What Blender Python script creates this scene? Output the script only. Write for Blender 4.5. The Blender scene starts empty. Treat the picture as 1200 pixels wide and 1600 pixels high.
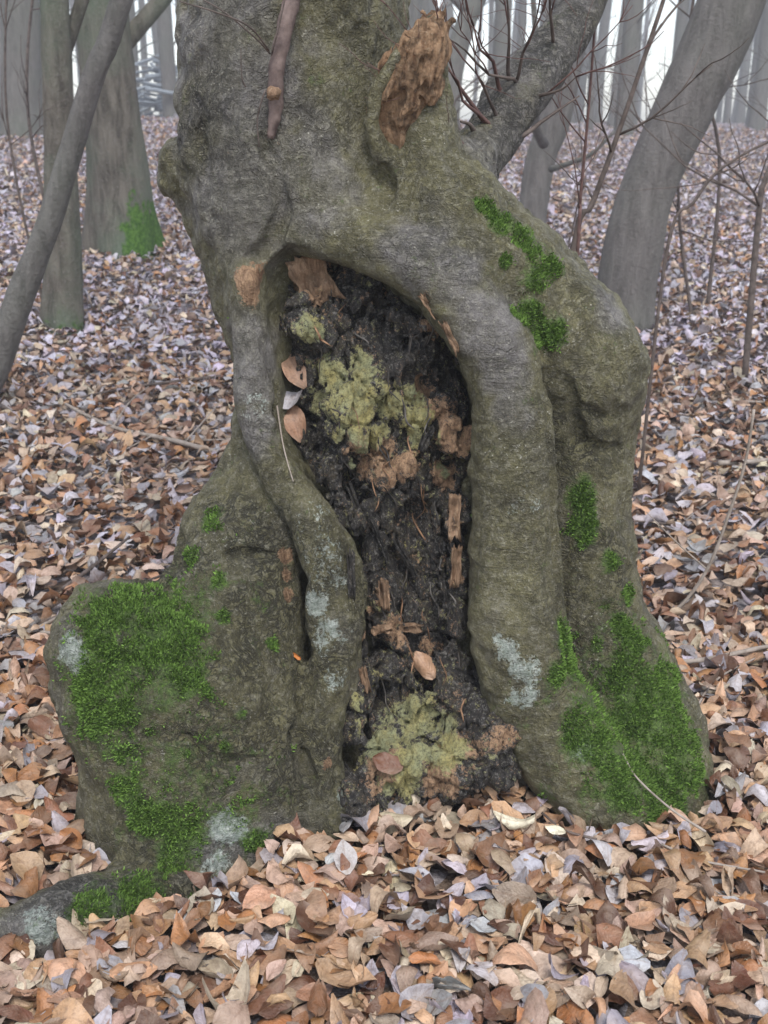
import bpy, math, random
import numpy as np
from mathutils import Vector
rng = np.random.default_rng(7); random.seed(7)
R = math.radians
S = bpy.context.scene
# ------------------------------------------------------------------ camera, sky, sun, exposure
F, PITCH, CAMH = 1690.0, R(20.1), 1.5            # focal length in pixels of the 1200x1600 photograph
cam = bpy.data.cameras.new('camera'); camo = bpy.data.objects.new('camera', cam)
S.collection.objects.link(camo); S.camera = camo
camo.location = (0, 0, CAMH); camo.rotation_euler = (math.pi/2 - PITCH, 0, 0)
cam.sensor_fit = 'VERTICAL'; cam.sensor_height = 24; cam.sensor_width = 18; cam.lens = F/1600*24
cam.clip_start = 0.05; cam.clip_end = 600
cam.dof.use_dof = True; cam.dof.focus_distance = 2.35; cam.dof.aperture_fstop = 4.5
SUN_EL, SUN_AZ = R(60), R(168)                    # azimuth clockwise from +Y
w = bpy.data.worlds.new('World'); S.world = w; w.use_nodes = True
nt = w.node_tree; nt.nodes.clear()
sky = nt.nodes.new('ShaderNodeTexSky'); sky.sky_type = 'NISHITA'; sky.sun_disc = False
sky.sun_elevation = SUN_EL; sky.sun_rotation = SUN_AZ; sky.dust_density = 1.0; sky.air_density = 1.0; sky.ozone_density = 1.0
hs = nt.nodes.new('ShaderNodeHueSaturation'); hs.inputs['Saturation'].default_value = 0.45
bg = nt.nodes.new('ShaderNodeBackground'); bg.inputs[1].default_value = 0.15
wo = nt.nodes.new('ShaderNodeOutputWorld')
nt.links.new(sky.outputs[0], hs.inputs['Color']); nt.links.new(hs.outputs[0], bg.inputs[0]); nt.links.new(bg.outputs[0], wo.inputs[0])
sl = bpy.data.lights.new('sun', 'SUN'); sl.energy = 1.4; sl.angle = R(18); sl.color = (1, .97, .92)
so = bpy.data.objects.new('sun', sl); S.collection.objects.link(so)
sd = Vector((math.sin(SUN_AZ)*math.cos(SUN_EL), math.cos(SUN_AZ)*math.cos(SUN_EL), math.sin(SUN_EL)))
so.rotation_euler = sd.to_track_quat('Z', 'Y').to_euler(); so.location = sd*30
S.view_settings.view_transform = 'Standard'; S.view_settings.look = 'None'
S.view_settings.exposure = 1.12; S.view_settings.gamma = 1
S.render.engine = 'CYCLES'

# ------------------------------------------------------------------ helpers
cp, sp = math.cos(PITCH), math.sin(PITCH)
def P(px, py, Y):
    """world point at depth Y seen at photograph pixel (px, py)"""
    u, v = (px-600)/F, (800-py)/F
    dy, dz = cp + v*sp, -sp + v*cp
    t = Y/dy
    return np.array([u*t, Y, CAMH + dz*t])
def axd(p): return p[..., 1]*cp + (CAMH - p[..., 2])*sp
def proj(v):
    d = axd(v); up = v[..., 1]*sp + (v[..., 2]-CAMH)*cp
    return 600 + F*v[..., 0]/d, 800 - F*up/d, d
def ball(px, py, Y, r):
    p = P(px, py, Y); return (*p, r*axd(p)/F)
def chain(*a): return np.array([ball(*q) for q in a])

def hash3(ix, iy, iz, seed):
    h = (ix.astype(np.uint32)*np.uint32(374761393) + iy.astype(np.uint32)*np.uint32(668265263)
         + iz.astype(np.uint32)*np.uint32(2147483647) + np.uint32(seed*974711 & 0xffffffff))
    h = (h ^ (h >> np.uint32(13)))*np.uint32(1274126177)
    h = (h ^ (h >> np.uint32(15)))*np.uint32(2246822519)
    return ((h ^ (h >> np.uint32(16))) & np.uint32(0xffffff)).astype(np.float32)/8388607.5 - 1
def noise(p, s, seed=0):
    """value noise, p (N,3), feature size s (scalar or 3)"""
    q = (p/np.array(s, dtype=np.float32)).astype(np.float32)
    fl = np.floor(q); f = q - fl; i = fl.astype(np.int32).astype(np.uint32)
    f = f*f*f*(f*(f*6-15)+10)
    K = [np.uint32(374761393), np.uint32(668265263), np.uint32(2147483647)]
    X, Y, Z = [(i[:, k]*K[k], (i[:, k]+np.uint32(1))*K[k]) for k in range(3)]; sd_ = np.uint32(seed*974711 & 0xffffffff)
    def hh(a, b, k):
        h = X[a] + Y[b] + Z[k] + sd_
        h = (h ^ (h >> np.uint32(13)))*np.uint32(1274126177)
        h = (h ^ (h >> np.uint32(15)))*np.uint32(2246822519)
        return ((h ^ (h >> np.uint32(16))) & np.uint32(0xffffff)).astype(np.float32)*np.float32(1/8388607.5) - np.float32(1)
    c = [[[hh(a, b, k) for k in (0, 1)] for b in (0, 1)] for a in (0, 1)]
    fx, fy, fz = f.T
    l = lambda a, b, t: a + (b-a)*t
    return l(l(l(c[0][0][0], c[1][0][0], fx), l(c[0][1][0], c[1][1][0], fx), fy),
             l(l(c[0][0][1], c[1][0][1], fx), l(c[0][1][1], c[1][1][1], fx), fy), fz)
def fbm(p, s, seed=0, o=3):
    s = np.array(s, dtype=np.float32); t = 0; a = 1
    for k in range(o): t = t + a*noise(p, s/2**k, seed+k*17); a *= .5
    return t/1.75
def smin(a, b, k):
    h = np.maximum(k-np.abs(a-b), 0)/k
    return np.minimum(a, b) - h*h*k*.25
def smax(a, b, k): return -smin(-a, -b, k)
def sdchain(p, c):
    d = None
    if len(p) > 500:
        gap = np.maximum(np.maximum((c[:, :3]-c[:, 3:]).min(0)-p.max(0), p.min(0)-(c[:, :3]+c[:, 3:]).max(0)), 0)
        gap = math.sqrt(float((gap**2).sum()))
        if gap > .22: return np.full(len(p), gap)
    c = c.astype(p.dtype)
    for a, b in zip(c[:-1], c[1:]):
        ba = b[:3]-a[:3]; pa = p - a[:3]
        h = np.clip(pa@ba/(ba@ba), 0, 1)
        e = np.linalg.norm(pa - h[:, None]*ba, axis=1) - (a[3] + (b[3]-a[3])*h)
        d = e if d is None else np.minimum(d, e)
    return d
def worley(p, sx, sz, seed):
    """cells over the face of the wood: random value of the nearest cell and border closeness"""
    q = np.stack([(p[:, 0]+.35*p[:, 1])/sx, (p[:, 2]+.25*p[:, 1])/sz], 1); i = np.floor(q).astype(np.int64); z0 = np.zeros(len(p), np.int64)
    b1 = np.full(len(p), 9.); b2 = b1.copy(); val = np.zeros(len(p))
    for a in (-1, 0, 1):
        for b in (-1, 0, 1):
            c = i + (a, b); o = np.stack([hash3(c[:, 0], c[:, 1], z0, seed), hash3(c[:, 0], c[:, 1], z0+1, seed)], 1)*.45+.5
            d = np.linalg.norm(c+o-q, axis=1); n = d < b1
            b2 = np.where(n, b1, np.minimum(b2, d)); val = np.where(n, hash3(c[:, 0], c[:, 1], z0+2, seed), val); b1 = np.minimum(b1, d)
    return val, b2-b1
def smooth(a, b, x):
    t = np.clip((x-a)/(b-a), 0, 1); return t*t*(3-2*t)
def chunked(f, p, n=14000):
    return np.concatenate([f(p[i:i+n]) for i in range(0, len(p), n)]) if len(p) else np.zeros(0)
def isosurface(f, lo, hi, h, slack=.03):
    """surface nets of f<0 with a sparse narrow band; returns verts, quads"""
    lo = np.array(lo, float); C = 4
    n = (np.ceil((np.array(hi)-lo)/h/C).astype(int)+1)*C
    m = n//C
    g = np.stack(np.meshgrid(*[np.arange(k) for k in m], indexing='ij'), -1).reshape(-1, 3)
    cd = chunked(f, (lo + (g*C + C/2-.5)*h).astype(np.float32))
    act = np.abs(cd) < h*C*1.1 + slack
    D = np.repeat(np.repeat(np.repeat(np.where(cd < 0, -1., 1.).astype(np.float32).reshape(m), C, 0), C, 1), C, 2)
    o = np.stack(np.meshgrid(*[np.arange(C)]*3, indexing='ij'), -1).reshape(-1, 3)
    ga = g[act]; bl = ga//6; ga = ga[np.lexsort((bl[:, 2], bl[:, 1], bl[:, 0]))]
    idx = (ga[:, None]*C + o[None]).reshape(-1, 3)
    D[tuple(idx.T)] = chunked(f, (lo + idx*h).astype(np.float32))
    s = D < 0
    cnt = np.zeros(np.array(D.shape)-1, np.int8)
    for a in (0, 1):
        for b in (0, 1):
            for c in (0, 1):
                cnt += s[a:a+n[0]-1, b:b+n[1]-1, c:c+n[2]-1]
    cell = np.argwhere((cnt > 0) & (cnt < 8))
    cid = -np.ones(cnt.shape, np.int32); cid[tuple(cell.T)] = np.arange(len(cell))
    acc = np.zeros((len(cell), 3)); num = np.zeros(len(cell))
    for ax in range(3):
        for a in (0, 1):
            for b in (0, 1):
                off = np.zeros(3, int); oth = [k for k in range(3) if k != ax]
                off[oth[0]] = a; off[oth[1]] = b
                e0 = cell+off; e1 = e0.copy(); e1[:, ax] += 1
                d0 = D[tuple(e0.T)]; d1 = D[tuple(e1.T)]
                x = (d0 < 0) != (d1 < 0)
                t = np.where(x, d0/np.where(x, d0-d1, 1), 0)
                q = e0.astype(float); q[:, ax] += t
                acc[x] += q[x]; num[x] += 1
    V = lo + acc/num[:, None]*h
    Q = []
    for ax in range(3):
        o1, o2 = [(1, 2), (2, 0), (0, 1)][ax]
        sa = [slice(None)]*3; sb = [slice(None)]*3; sa[ax] = slice(0, -1); sb[ax] = slice(1, None)
        ed = np.argwhere(s[tuple(sa)] != s[tuple(sb)])
        ok = (ed[:, o1] > 0) & (ed[:, o2] > 0) & (ed[:, o1] < n[o1]-1) & (ed[:, o2] < n[o2]-1)
        ed = ed[ok]
        u = np.zeros(3, int); v = np.zeros(3, int); u[o1] = 1; v[o2] = 1
        q = np.stack([cid[tuple((ed-u-v).T)], cid[tuple((ed-v).T)], cid[tuple(ed.T)], cid[tuple((ed-u).T)]], 1)
        fl = ~s[tuple(ed.T)]
        q[fl] = q[fl][:, ::-1]
        Q.append(q)
    return V, np.concatenate(Q)

def mesh_data(name, v, f, attrs=None, mat=None, smooth_=True, uv=None):
    v = np.ascontiguousarray(v, np.float32); f = np.ascontiguousarray(f, np.int32)
    me = bpy.data.meshes.new(name); k = f.shape[1]
    keepc = np.ones(f.shape, bool)
    if k == 4: keepc[:, 3] = f[:, 2] != f[:, 3]          # a doubled last corner marks a triangle
    tot = keepc.sum(1).astype(np.int32); idx = f[keepc]
    me.vertices.add(len(v)); me.vertices.foreach_set('co', v.ravel())
    me.loops.add(len(idx)); me.loops.foreach_set('vertex_index', idx)
    me.polygons.add(len(f)); me.polygons.foreach_set('loop_start', np.concatenate([[0], np.cumsum(tot)[:-1]]).astype(np.int32))
    me.polygons.foreach_set('loop_total', tot)
    me.update(calc_edges=True)
    if smooth_: me.polygons.foreach_set('use_smooth', np.ones(len(f), bool))
    for n_, a in (attrs or {}).items():
        a = np.asarray(a, np.float32)
        if a.ndim == 1: at = me.attributes.new(n_, 'FLOAT', 'POINT'); at.data.foreach_set('value', a)
        else: at = me.attributes.new(n_, 'FLOAT_VECTOR', 'POINT'); at.data.foreach_set('vector', np.ascontiguousarray(a).ravel())
    if mat: me.materials.append(mat)
    return me
def link(name, me, parent=None, **tags):
    o = bpy.data.objects.new(name, me); S.collection.objects.link(o)
    if parent: o.parent = parent
    for k, t in tags.items(): o[k] = t
    return o
def part(name, v, f, mat, parent, attrs=None, smooth_=True, **tags):
    return link(name, mesh_data(name, np.asarray(v)-np.array(parent_loc(parent)), f, attrs, mat, smooth_), parent, **tags)
def parent_loc(p):
    l = Vector((0, 0, 0))
    while p: l += p.location; p = p.parent
    return l
def thing(name, loc, label, cat, group=None):
    e = link(name, None, label=label, category=cat); e.location = loc; e.empty_display_size = .1
    if group: e['group'] = group
    return e
def lone(name, v, f, mat, label, cat, group=None, attrs=None, smooth_=True):
    v = np.asarray(v); b = np.array([v[:, 0].mean(), v[:, 1].mean(), v[:, 2].min()])
    o = link(name, mesh_data(name, v-b, f, attrs, mat, smooth_), label=label, category=cat); o.location = b
    if group: o['group'] = group
    return o
def spline(pts, n):
    """Catmull-Rom through rows of pts (any columns), n samples"""
    p = np.asarray(pts, float); p = np.vstack([2*p[0]-p[1], p, 2*p[-1]-p[-2]])
    t = np.linspace(0, len(p)-3-1e-6, n); i = t.astype(int); t = (t-i)[:, None]
    a, b, c, d = p[i], p[i+1], p[i+2], p[i+3]
    return .5*(2*b + (c-a)*t + (2*a-5*b+4*c-d)*t*t + (3*b-a-3*c+d)*t**3)
def tube(path, rad, sides=8, bump=0, seed=0, fscale=.1, flare=None):
    path = np.asarray(path, float); rad = np.asarray(rad, float); n = len(path)
    T = np.gradient(path, axis=0); T /= np.linalg.norm(T, axis=1)[:, None]
    ref = np.array([1., .13, .07]) if abs(T[:, 0]).mean() < .8 else np.array([.1, .2, 1.])
    A = np.cross(T, ref); A /= np.linalg.norm(A, axis=1)[:, None]; B = np.cross(T, A)
    th = np.arange(sides)/sides*2*math.pi
    ring = np.cos(th)[None, :, None]*A[:, None] + np.sin(th)[None, :, None]*B[:, None]
    rr = np.repeat(rad[:, None], sides, 1)
    if flare is not None: rr = rr*(1+flare(np.arange(n)/(n-1), th))
    v = path[:, None] + ring*rr[:, :, None]
    v = v.reshape(-1, 3)
    if bump:
        e = fbm(v, (fscale, fscale, fscale*2), seed, 3)
        v = v + ring.reshape(-1, 3)*(e*bump*rr.reshape(-1))[:, None]
    i, j = np.meshgrid(np.arange(n-1), np.arange(sides), indexing='ij'); j2 = (j+1) % sides
    f = np.stack([i*sides+j, i*sides+j2, (i+1)*sides+j2, (i+1)*sides+j], -1).reshape(-1, 4)
    c0, c1 = len(v), len(v)+1
    v = np.vstack([v, path[:1], path[-1:]])
    k = np.arange(sides); k2 = (k+1) % sides
    f = np.vstack([f, np.stack([k2, k, np.full(sides, c0), np.full(sides, c0)], 1),
                   np.stack([(n-1)*sides+k, (n-1)*sides+k2, np.full(sides, c1), np.full(sides, c1)], 1)])
    return v, f
def merge(parts):
    V, Fa, o = [], [], 0
    for v, f in parts: V.append(v); Fa.append(f+o); o += len(v)
    return np.vstack(V), np.vstack(Fa)
def wig(a, b, n, amp, seed, sag=0):
    """irregular path from a to b"""
    r_ = np.random.default_rng(seed); t = np.linspace(0, 1, n)[:, None]
    L = np.linalg.norm(np.array(b)-a); k = spline(np.vstack([np.zeros(3), r_.normal(0, amp*L, (3, 3)), np.zeros(3)]), n)
    return np.array(a)*(1-t) + np.array(b)*t + k - np.array([0, 0, 1])*sag*L*4*t*(1-t)
def twig_set(a, d, L, r, depth, seed, up=.15, nb=4):
    """a twig with side twigs, as list of tubes"""
    r_ = np.random.default_rng(seed); d = d/np.linalg.norm(d); out = []
    n = 7; path = [np.array(a, float)]
    for k in range(n-1):
        d = d + r_.normal(0, .13, 3) + np.array([0, 0, up*.15]); d /= np.linalg.norm(d)
        path.append(path[-1] + d*L/(n-1))
    path = np.array(path); out.append(tube(path, np.linspace(r, r*.35, n), 5))
    if depth > 0:
        for k in range(nb):
            i = 1 + int(r_.integers(0, n-2)); t = path[min(i+1, n-1)]-path[i]; t /= np.linalg.norm(t)
            s = t + r_.normal(0, .55, 3); s /= np.linalg.norm(s)
            out += twig_set(path[i], s, L*r_.uniform(.35, .6), max(r*.55, .0012), depth-1, seed*31+k+1, up, 3)
    return out

# ------------------------------------------------------------------ materials
class NT:
    def __init__(s, name):
        s.m = bpy.data.materials.new(name); s.m.use_nodes = True; s.t = s.m.node_tree
        s.b = s.t.nodes['Principled BSDF']; s.tc = s.t.nodes.new('ShaderNodeTexCoord')
    def n(s, t, **k):
        o = s.t.nodes.new('ShaderNode'+t)
        for a, b in k.items(): setattr(o, a, b)
        return o
    def set(s, sock, v):
        if hasattr(v, 'is_linked') or isinstance(v, bpy.types.NodeSocket): s.t.links.new(v, sock)
        else: sock.default_value = v
    def map(s, scale, src=None):
        o = s.n('Mapping'); s.set(o.inputs['Vector'], src or s.tc.outputs['Object']); o.inputs['Scale'].default_value = scale; return o.outputs[0]
    def noise(s, scale, detail=4, rough=.6, vec=None, dist=0):
        o = s.n('TexNoise'); s.set(o.inputs['Vector'], vec or s.tc.outputs['Object'])
        o.inputs['Scale'].default_value = scale; o.inputs['Detail'].default_value = detail
        o.inputs['Roughness'].default_value = rough; o.inputs['Distortion'].default_value = dist; return o.outputs[0]
    def vor(s, scale, feat='DISTANCE_TO_EDGE', vec=None):
        o = s.n('TexVoronoi', feature=feat); s.set(o.inputs['Vector'], vec or s.tc.outputs['Object']); o.inputs['Scale'].default_value = scale
        return o
    def rng(s, v, a, b, c=0., d=1.):
        o = s.n('MapRange'); o.clamp = True; s.set(o.inputs[0], v)
        for k, x in zip((1, 2, 3, 4), (a, b, c, d)): o.inputs[k].default_value = x
        return o.outputs[0]
    def mix(s, f, a, b, mode='MIX'):
        o = s.n('Mix', data_type='RGBA', blend_type=mode); o.clamp_factor = True
        s.set(o.inputs[0], f); s.set(o.inputs[6], a if not isinstance(a, tuple) else (*a, 1)); s.set(o.inputs[7], b if not isinstance(b, tuple) else (*b, 1))
        return o.outputs[2]
    def math(s, op, a, b=0.):
        o = s.n('Math', operation=op); s.set(o.inputs[0], a); s.set(o.inputs[1], b); return o.outputs[0]
    def attr(s, name): return s.n('Attribute', attribute_name=name)
    def bump(s, h, st, dist, nrm=None):
        o = s.n('Bump'); s.set(o.inputs['Height'], h); o.inputs['Strength'].default_value = st; o.inputs['Distance'].default_value = dist
        if nrm: s.set(o.inputs['Normal'], nrm)
        return o.outputs[0]
    def done(s, col, rough=.85, nrm=None, spec=.3):
        s.set(s.b.inputs['Base Color'], col); s.set(s.b.inputs['Roughness'], rough)
        s.b.inputs['Specular IOR Level'].default_value = spec
        if nrm: s.set(s.b.inputs['Normal'], nrm)
        return s.m

def mat_main_bark():
    n = NT('old_beech_bark')
    a_moss, a_lich, a_ol, a_rough, a_wr = [n.attr(x).outputs['Fac'] for x in ('moss', 'lichen', 'olive', 'rough', 'wrinkle')]
    big = n.noise(7, 6, .65); fine = n.noise(75, 6, .75); mid = n.noise(24, 6, .7); grit = n.noise(260, 4, .7)
    ol = n.math('ADD', a_ol, n.rng(big, .3, .7, -.5, .5))
    c = n.mix(n.rng(ol, .2, .85), (.205, .190, .180), (.165, .150, .074))
    c = n.mix(n.rng(n.noise(5, 6, .75, n.map((1, 1, .4)), 1.0), .46, .64, 0, .55), c, (.070, .064, .032))
    c = n.mix(n.rng(mid, .36, .58, .48, 0), c, (.050, .045, .028))
    c = n.mix(n.rng(fine, .48, .68, 0, .50), c, (.38, .36, .29))
    c = n.mix(n.rng(grit, .38, .52, .45, 0), c, (.035, .031, .020))
    c = n.mix(n.rng(grit, .58, .70, 0, .30), c, (.42, .40, .33))
    wr = n.noise(1, 5, .65, n.map((10, 10, 110)), .5)
    c = n.mix(n.math('MULTIPLY', n.rng(wr, .34, .50, .45, 0), a_wr), c, (.035, .032, .02))
    # cracks in rough bark: thin creases of a warped noise
    r1 = n.math('ABSOLUTE', n.math('SUBTRACT', n.noise(15, 5, .62, n.map((1, 1, 1.3)), 1.2), .5))
    r2 = n.math('ABSOLUTE', n.math('SUBTRACT', n.noise(37, 4, .62, None, .8), .5))
    crm = n.math('MAXIMUM', n.rng(r1, .004, .034, 1, 0), n.rng(r2, .006, .055, .85, 0))
    crk = n.math('MULTIPLY', crm, n.math('MULTIPLY', n.math('MAXIMUM', a_rough, .35), n.rng(n.noise(9, 4), .38, .56, .2, 1)))
    c = n.mix(n.math('MULTIPLY', crk, .8), c, (.016, .014, .009))
    # pale flecks
    fl = n.rng(n.noise(150, 3, .6), .64, .70); flm = n.math('MULTIPLY', fl, n.rng(n.noise(8, 4), .50, .62))
    c = n.mix(n.math('MULTIPLY', flm, .8), c, (.50, .48, .40))
    a_rot = n.attr('rot').outputs['Fac']; st = n.noise(1, 6, .7, n.map((60, 60, 12)), .8)
    rm = n.rng(n.math('ADD', n.math('MULTIPLY', a_rot, .85), n.math('ADD', n.rng(n.noise(22, 5, .8), .3, .7, -.35, .3), n.rng(n.noise(90, 4, .8), .3, .7, -.3, .3))), .38, .52)
    c = n.mix(rm, c, n.mix(n.rng(st, .36, .62), (.11, .055, .028), (.42, .27, .16)))
    # lichen crust
    lm = n.rng(n.math('ADD', n.math('MULTIPLY', a_lich, .75), n.math('ADD', n.rng(n.noise(26, 5, .75), .3, .7, -.35, .25), n.rng(n.noise(130, 4, .8), .3, .7, -.35, .3))), .38, .62)
    c = n.mix(n.math('MULTIPLY', lm, .8), c, n.mix(n.rng(fine, .4, .65), (.30, .35, .30), (.58, .62, .57)))
    # green film of algae and moss
    mm = n.rng(n.math('ADD', n.math('MULTIPLY', a_moss, .9), n.math('ADD', n.rng(n.noise(14, 5, .75), .3, .7, -.45, .35), n.rng(n.noise(90, 4, .75), .3, .7, -.3, .3))), .25, .8)
    mossc = n.mix(n.rng(n.noise(120, 4, .75), .35, .65), (.045, .085, .016), (.17, .28, .06))
    c = n.mix(n.math('MULTIPLY', mm, .85), c, mossc)
    h = n.math('ADD', n.math('MULTIPLY', fine, .6), n.math('MULTIPLY', n.math('MULTIPLY', wr, .5), a_wr))
    h = n.math('SUBTRACT', h, n.math('MULTIPLY', crk, .9))
    h = n.math('ADD', h, n.math('MULTIPLY', n.math('MULTIPLY', grit, .55), n.math('ADD', n.math('ADD', a_rough, mm), .35)))
    nb = n.bump(n.math('ADD', h, mid), 1.0, .015)
    return n.done(c, n.rng(n.math('MAXIMUM', a_rough, mm), 0, 1, .55, .85), nb, .38)
def mat_heartwood():
    n = NT('decayed_heartwood')
    a_rot, a_moss = [n.attr(x).outputs['Fac'] for x in ('rot', 'moss')]
    st = n.noise(1, 6, .72, n.map((70, 70, 14)), 1.0); fine = n.noise(120, 6, .8); mid = n.noise(22, 6, .75); grit = n.noise(300, 4, .7)
    c = n.mix(n.rng(st, .35, .65), (.008, .007, .007), (.080, .072, .066))
    c = n.mix(n.rng(fine, .52, .66), c, (.33, .31, .28))
    c = n.mix(n.rng(mid, .52, .64, 0, .7), c, n.mix(n.rng(grit, .4, .6), (.04, .03, .02), (.16, .13, .08)))
    e1 = n.math('ADD', n.rng(n.noise(18, 5, .8), .3, .7, -.4, .3), n.rng(n.noise(95, 5, .8), .3, .7, -.45, .45))
    rm = n.rng(n.math('ADD', n.math('MULTIPLY', a_rot, .85), e1), .36, .56)
    rc = n.mix(n.rng(st, .32, .56), (.22, .12, .065), (.60, .38, .23))
    rc = n.mix(n.rng(fine, .36, .50), n.mix(.75, rc, (.03, .018, .012)), rc)
    rc = n.mix(n.rng(grit, .56, .7, 0, .5), rc, (.55, .42, .28))
    c = n.mix(rm, c, rc)
    e2 = n.math('ADD', n.rng(n.noise(21, 5, .8), .3, .7, -.35, .35), n.rng(n.noise(85, 5, .8), .3, .7, -.5, .5))
    mm = n.rng(n.math('ADD', n.math('MULTIPLY', a_moss, .85), e2), .36, .60)
    mc = n.mix(n.rng(n.noise(150, 5, .8), .30, .54), (.085, .078, .032), n.mix(n.rng(n.noise(13, 4, .7), .4, .62), (.44, .45, .25), (.56, .49, .20)))
    c = n.mix(mm, c, mc)
    h = n.math('ADD', n.math('ADD', st, n.math('MULTIPLY', fine, .9)), n.math('ADD', mid, n.math('MULTIPLY', grit, .35)))
    return n.done(c, .7, n.bump(h, 1.0, .018), .4)
def mat_rotwood(name, c0, c1, sc=(30, 30, 8), dark=.6):
    n = NT(name)
    st = n.noise(1, 6, .7, n.map(sc), .6); fine = n.noise(110, 5, .75); mid = n.noise(28, 4, .7)
    c = n.mix(n.rng(st, .32, .66), c0, c1)
    c = n.mix(n.rng(mid, .36, .56, dark, 0), c, (.025, .016, .010))
    c = n.mix(n.rng(fine, .55, .7, 0, .4), c, (.45, .36, .25))
    return n.done(c, .85, n.bump(n.math('ADD', st, n.math('ADD', fine, mid)), .9, .008), .2)
def mat_tree_bark(name, c0, c1, green=.5, vs=6):
    n = NT(name)
    st = n.noise(1, 6, .65, n.map((16, 16, 3.5)), .5); big = n.noise(1.1, 5, .6); fine = n.noise(48, 5, .7)
    a = n.attr('moss').outputs['Fac']
    c = n.mix(n.rng(st, .3, .7), c0, c1)
    c = n.mix(n.rng(big, .44, .64, 0, green), c, (.11, .14, .095))
    c = n.mix(n.rng(fine, .52, .68, 0, .4), c, (.22, .20, .185))
    c = n.mix(n.rng(n.math('ADD', a, n.rng(n.noise(12, 4, .7), .3, .7, -.4, .4)), .45, .65), c,
              n.mix(n.rng(n.noise(40, 3), .4, .6), (.035, .085, .014), (.085, .165, .03)))
    return n.done(c, .9, n.bump(n.math('ADD', st, n.math('MULTIPLY', fine, .5)), .9, .03), .2)
def mat_twig(name, c0, c1):
    n = NT(name)
    c = n.mix(n.rng(n.noise(30, 4), .35, .65), c0, c1)
    return n.done(c, .7, n.bump(n.noise(160, 3), .5, .002), .3)
def mat_leaf():
    n = NT('dry_beech_leaf')
    col = n.attr('tint').outputs['Vector']; uvw = n.attr('leafuv').outputs['Vector']
    sx = n.n('SeparateXYZ'); n.set(sx.inputs[0], uvw)
    u = n.math('ABSOLUTE', sx.outputs[0]); v = sx.outputs[1]
    ph = n.math('MULTIPLY', n.math('SUBTRACT', v, n.math('MULTIPLY', u, .42)), 8*2*math.pi)
    vein = n.rng(n.math('COSINE', ph), .80, 1.0)
    midr = n.rng(u, .0, .10, 1, 0)
    vv = n.math('MAXIMUM', vein, midr)
    c = n.mix(n.math('MULTIPLY', n.math('MAXIMUM', n.math('MULTIPLY', vein, .16), midr), .30), col, (.16, .075, .035))
    sp_ = n.noise(65, 4, .7); c = n.mix(n.rng(sp_, .46, .66, 0, .65), c, n.mix(.7, c, (.06, .03, .016)))
    c = n.mix(n.rng(n.noise(18, 3), .45, .7, 0, .3), c, (.46, .36, .27))
    m = n.done(c, .42, n.bump(n.math('ADD', n.math('MULTIPLY', n.math('COSINE', ph), .035), n.math('ADD', sp_, n.noise(38, 5, .75))), .8, .0045), .45)
    return m
def mat_ground():
    n = NT('leafy_soil')
    vo = n.vor(17, 'F1'); sc = n.n('SeparateColor'); n.set(sc.inputs[0], vo.outputs['Color'])
    c = n.mix(sc.outputs[0], (.11, .065, .04), (.40, .31, .25))
    c = n.mix(n.rng(sc.outputs[1], .5, .7), c, (.46, .43, .46))
    c = n.mix(n.rng(n.noise(9, 5, .7), .42, .6, .75, 0), c, (.035, .022, .014))
    return n.done(c, .75, n.bump(n.math('ADD', vo.outputs['Distance'], n.noise(40, 4)), .8, .03), .3)
def mat_moss():
    n = NT('moss_shoots'); col = n.attr('tint').outputs['Vector']
    return n.done(col, .8, None, .2)
M_bark = mat_main_bark(); M_heart = mat_heartwood()
M_stub = mat_rotwood('broken_stub_wood', (.11, .055, .028), (.40, .26, .155), (60, 60, 12), .75)
M_panel = mat_rotwood('peeling_wood', (.15, .085, .050), (.42, .28, .18), (70, 70, 12), .5)
M_stem = mat_twig('reddish_stem_bark', (.060, .040, .036), (.185, .135, .118))
M_treeA = mat_tree_bark('grey_brown_bark', (.050, .043, .034), (.185, .165, .135), .9)
M_treeB = mat_tree_bark('smooth_grey_bark', (.090, .082, .076), (.185, .170, .160), .25)
M_treeF = mat_tree_bark('far_bark', (.10, .092, .082), (.18, .168, .15), .3)
M_twig = mat_twig('twig_bark', (.060, .045, .038), (.135, .105, .090))
M_redtwig = mat_twig('red_twig_bark', (.075, .040, .036), (.15, .085, .072))
M_stick = mat_twig('dead_stick_bark', (.20, .165, .135), (.34, .29, .25))
M_leaf = mat_leaf(); M_ground = mat_ground(); M_moss = mat_moss()
M_log = mat_twig('weathered_log', (.16, .18, .20), (.30, .33, .36))

# ------------------------------------------------------------------ ground
def gz(x, y):
    x = np.asarray(x, float); y = np.asarray(y, float)
    s = np.interp(x/np.maximum(y, 1), [-.35, .0, .35], [.062, .05, .040])
    ramp = np.where(y < 3, 0, np.where(y < 26, y-3, 23 + (1-np.exp(-(y-26)/4))*2.5))
    ramp = np.where(y < 5, np.where(y > 3, (y-3)**2/4, 0), ramp - np.where(y >= 5, 1, 0))
    p = np.stack([x, y, np.zeros_like(x)], -1).reshape(-1, 3)
    n = noise(p, 1.7, 5).reshape(x.shape)*.035 + noise(p, .5, 9).reshape(x.shape)*.012
    m = np.exp(-(((x+.02)/.75)**2 + ((y-2.5)/.6)**2))*.03
    return s*ramp + n*smooth(1.0, 4.0, np.abs(y-2.2)+np.abs(x)*.5+.9) + m
ys = np.concatenate([np.linspace(-6, 1, 12), np.linspace(1.2, 6, 70), np.geomspace(6.2, 111, 80)])
xs = np.concatenate([-np.geomspace(65, 2.6, 40), np.linspace(-2.5, 2.5, 64), np.geomspace(2.6, 65, 40)])
gx, gy = np.meshgrid(xs, ys, indexing='ij')
gv = np.stack([gx, gy, gz(gx, gy)-.012], -1).reshape(-1, 3)
i, j = np.meshgrid(np.arange(len(xs)-1), np.arange(len(ys)-1), indexing='ij'); ny = len(ys)
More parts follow.
